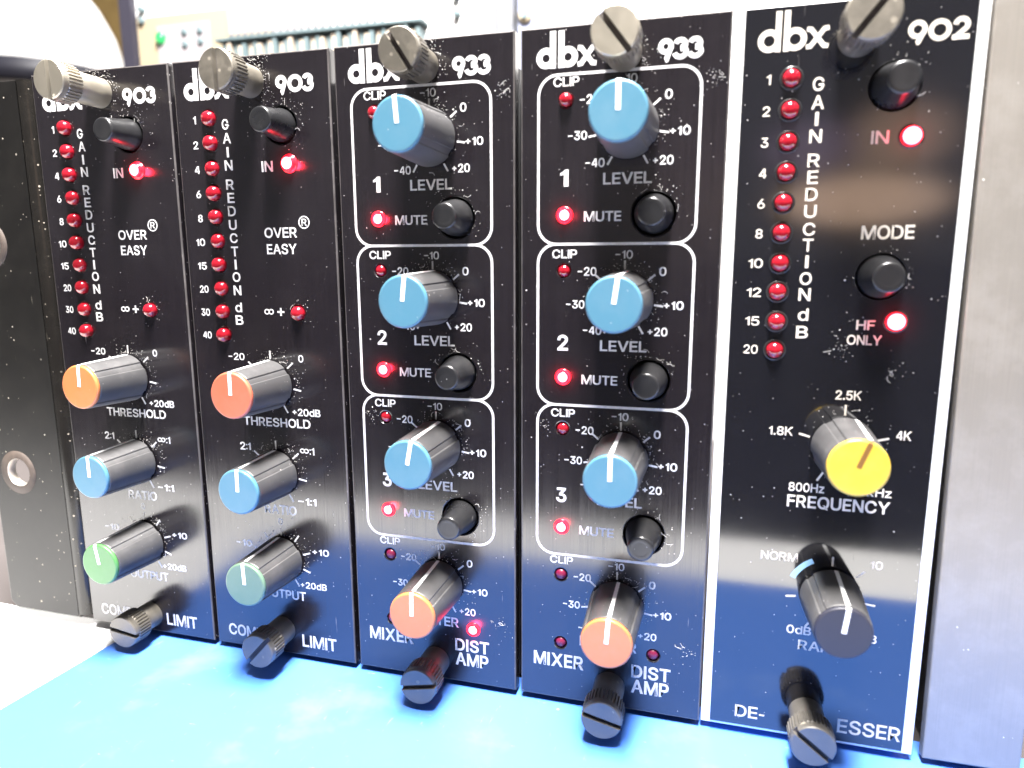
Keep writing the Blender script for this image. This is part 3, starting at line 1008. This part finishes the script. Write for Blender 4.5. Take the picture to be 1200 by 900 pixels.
# ================================================================== rack ear at the left
er = thing('rack_ear', 'black folded steel rack ear with rusty rimmed screw holes, beside the green capped module', 'rack bracket')
mb = MB()
HO = [(-18.7, 38.2), (-18.7, 95.3)]
plate(mb, [(-27, 2.0), (-25.2, 0.2), (-4.0, 0.2), (-4.0, 132), (-27, 132)], [circle_pts(x, z, 3.6) for x, z in HO], 0.0, 2.2, 0.3)
# rounded fold that turns the ear back along the side of the first module
n = 10
prof = [(-4.6, 0.0)] + [(-3.6 + 2.8 * sin(radians(9 * i)), 2.8 - 2.8 * cos(radians(9 * i))) for i in range(n + 1)] + [(-0.8, 110.0), (-2.8, 110.0), (-2.8, 2.4), (-4.6, 2.2)]
v = [(x, y, 0.9) for x, y in prof] + [(x, y, 132) for x, y in prof]
m = len(prof)
b0 = MB()
b0.add(v, [(i, (i + 1) % m, m + (i + 1) % m, m + i) for i in range(m)], 0, False)
b0.add([(x, y, 0.9) for x, y in prof], [tuple(range(m))])
b0.add([(x, y, 132) for x, y in prof], [tuple(range(m))])
obj('ear_plate', mb, M['ear'], er)
obj('side_plate', b0, M['ear_fold'], er)
mb = MB(); mb.box(-2.7, -0.9, 20, 108, -2.35, 0.85); obj('foot', mb, M['chassis'], er)
for x, z in HO:
    q = MB()
    q.lathe(x, z, [(3.65, -0.02), (5.7, -0.03), (5.6, 0.2)], n=48, cap_end=False)
    q.mi = [0] * len(q.mi)
    h = obj('hole_rim', q, M['rust'], er, 'rusty ring round a screw hole')
    q = MB(); q.lathe(x, z, [(3.62, 0.0), (3.45, 0.4), (3.45, 2.1)], n=48, cap_end=False)
    obj('hole_edge', q, M['bare'], h)

# ================================================================== things out of focus behind
PALE = plain('cream_enamel', (0.30, 0.245, 0.165), 0.6, vscale=40, var=0.05)
WHITE = plain('white_enamel', (0.62, 0.61, 0.60), 0.6, vscale=40, var=0.03)
GREYP = plain('pale_grey_enamel', (0.26, 0.24, 0.25), 0.6, vscale=40, var=0.05)
PLUM = plain('plum_grey_paint', (0.022, 0.020, 0.032), 0.6)
LAV = plain('lavender_enamel', (0.20, 0.215, 0.29), 0.5, vscale=40, var=0.05)
TEAL = plain('grey_teal_wire', (0.10, 0.14, 0.15), 0.6)
BEIGEW = plain('beige_wire', (0.36, 0.30, 0.24), 0.6)
STEEL = plain('light_steel', (0.17, 0.175, 0.185), 0.45, metal=0.3)
YB = 250.0
rr = thing('rear_rack', 'cream equipment rack with a small green lamp and a row of wires behind the modules', 'equipment rack', (0, YB, 0))
mb = MB(); mb.box(-196, 34, 0, 90, -4, 330); obj('front_panel', mb, [WHITE], rr)
mb = MB(); mb.box(-205, -196.3, -4, 90, -4, 330); obj('side_rail', mb, PLUM, rr)
mb = MB(); mb.box(-195, -100, -1.2, -0.02, 120, 238); sp = obj('cream_plate', mb, PALE, rr)
mb = MB(); mb.box(-180, -143, -2.2, -1.22, 190, 232); obj('grey_plate', mb, GREYP, rr)
mb = MB(); mb.lathe(-177, 225, [(3.2, -1.3), (3.2, -4), (2.0, -5.2)], n=24); obj('indicator', mb, M['green_lit'], rr, 'lit green lamp')
for x, z in ((-190.5, 242.5), (-190.5, 236), (-160, 227), (-160, 220), (-149, 227), (-149, 221), (13, 231), (13, 222)):
    mb = MB(); mb.lathe(x, z, [(2.0, 0.3), (2.0, -3.2), (1.2, -3.6)], n=16); obj('screw', mb, TEAL, rr)
mb, mb3 = MB(), MB()
for j in range(38):
    x0 = -133 + j * 3.37
    (mb if j % 2 else mb3).box(x0, x0 + 2.3, -7 - (j % 3), -0.1, 188, 214.5 + (j % 4) * 0.8)
obj('wire_row', mb, TEAL, rr); obj('wire_row', mb3, BEIGEW, rr)
mb = MB(); mb.box(-134, -4, -10, -0.05, 217.6, 219.0); obj('wire_clamp', mb, TEAL, rr)
mb = MB()
for j in range(22):
    mb.box(-128 + j * 4.6, -126.4 + j * 4.6, -4, -0.05, 222, 237)
obj('wire_row', mb, GREYP, rr)

pk = thing('rack_post', 'light grey upright rack post out of focus behind the gap between two mixers', 'rack post', (0, YB, 0))
mb = MB(); mb.box(35.5, 45, -6, 20, -4, 330); obj('post', mb, STEEL, pk)
mb = MB(); mb.box(35.6, 37.0, -8.5, -6.02, -4, 330); obj('post_lip', mb, STEEL, pk)

rb = thing('lavender_unit', 'pale lavender equipment box out of focus behind the second mixer', 'equipment box', (0, YB, 0))
mb = MB(); mb.box(46, 96, 2, 90, -4, 300); obj('front_panel', mb, LAV, rb)
mb = MB(); mb.lathe(50, 218.5, [(3.6, 1.9), (3.6, 0.6), (2.6, 0.2)], n=20); wsh = obj('washer', mb, PALE, rb)
mb = MB(); mb.lathe(50, 218.5, [(1.9, 0.3), (1.7, -0.8)], n=16); obj('screw', mb, TEAL, rb)
wu = thing('white_unit', 'white equipment box out of focus behind the last mixer and the glossy module', 'equipment box', (0, YB, 0))
mb = MB(); mb.box(97, 330, -2, 90, -4, 330); obj('front_panel', mb, WHITE, wu)
mb = MB(); mb.box(100, 106, -2.6, -2.02, 100, 320); obj('trim_strip', mb, WHITE, wu)

# white domed lamp with a black rim, at far left
dr = thing('table_lamp', 'white domed lamp with a black rim and grey underside, blurred at the far left', 'table lamp', (-530, 480, 0))
def vlathe(prof, n=96):
    """A turned shape about the upright axis; prof: (radius, z)."""
    q = MB()
    vs = [(r_ * cos(2 * pi * i / n), r_ * sin(2 * pi * i / n), z_) for r_, z_ in prof for i in range(n)]
    q.add(vs, [(j * n + i, j * n + (i + 1) % n, (j + 1) * n + (i + 1) % n, (j + 1) * n + i) for j in range(len(prof) - 1) for i in range(n)], 0, True)
    return q
obj('shade', vlathe([(79, 281), (78, 300), (72, 325), (60, 350), (45, 372), (25, 388), (8, 393), (0.5, 393.5)]), WHITE, dr)
obj('rim', vlathe([(74, 262), (81, 263), (83.5, 272), (82, 281), (78, 283), (74, 262)]), plain('black_rubber', (0.012, 0.012, 0.02), 0.5), dr)
obj('underside', vlathe([(77, 264.5), (60, 261), (20, 259), (0.5, 259)]), plain('grey_underside', (0.42, 0.40, 0.39), 0.6), dr)
obj('stem', vlathe([(50, -3.98), (50, 4), (9, 12), (8, 257)]), STEEL, dr)
# brown wooden post by the wall
mb = MB()
plate(mb, rect(-705, -606, -4, 900), [], 690, 55, 4)
pst = obj('wooden_post', mb, plain('brown_wood', (0.16, 0.105, 0.035), 0.6, vscale=60, var=0.3))
tag(pst, 'brown wooden post by the back wall, blurred behind the domed lamp', 'wooden post')
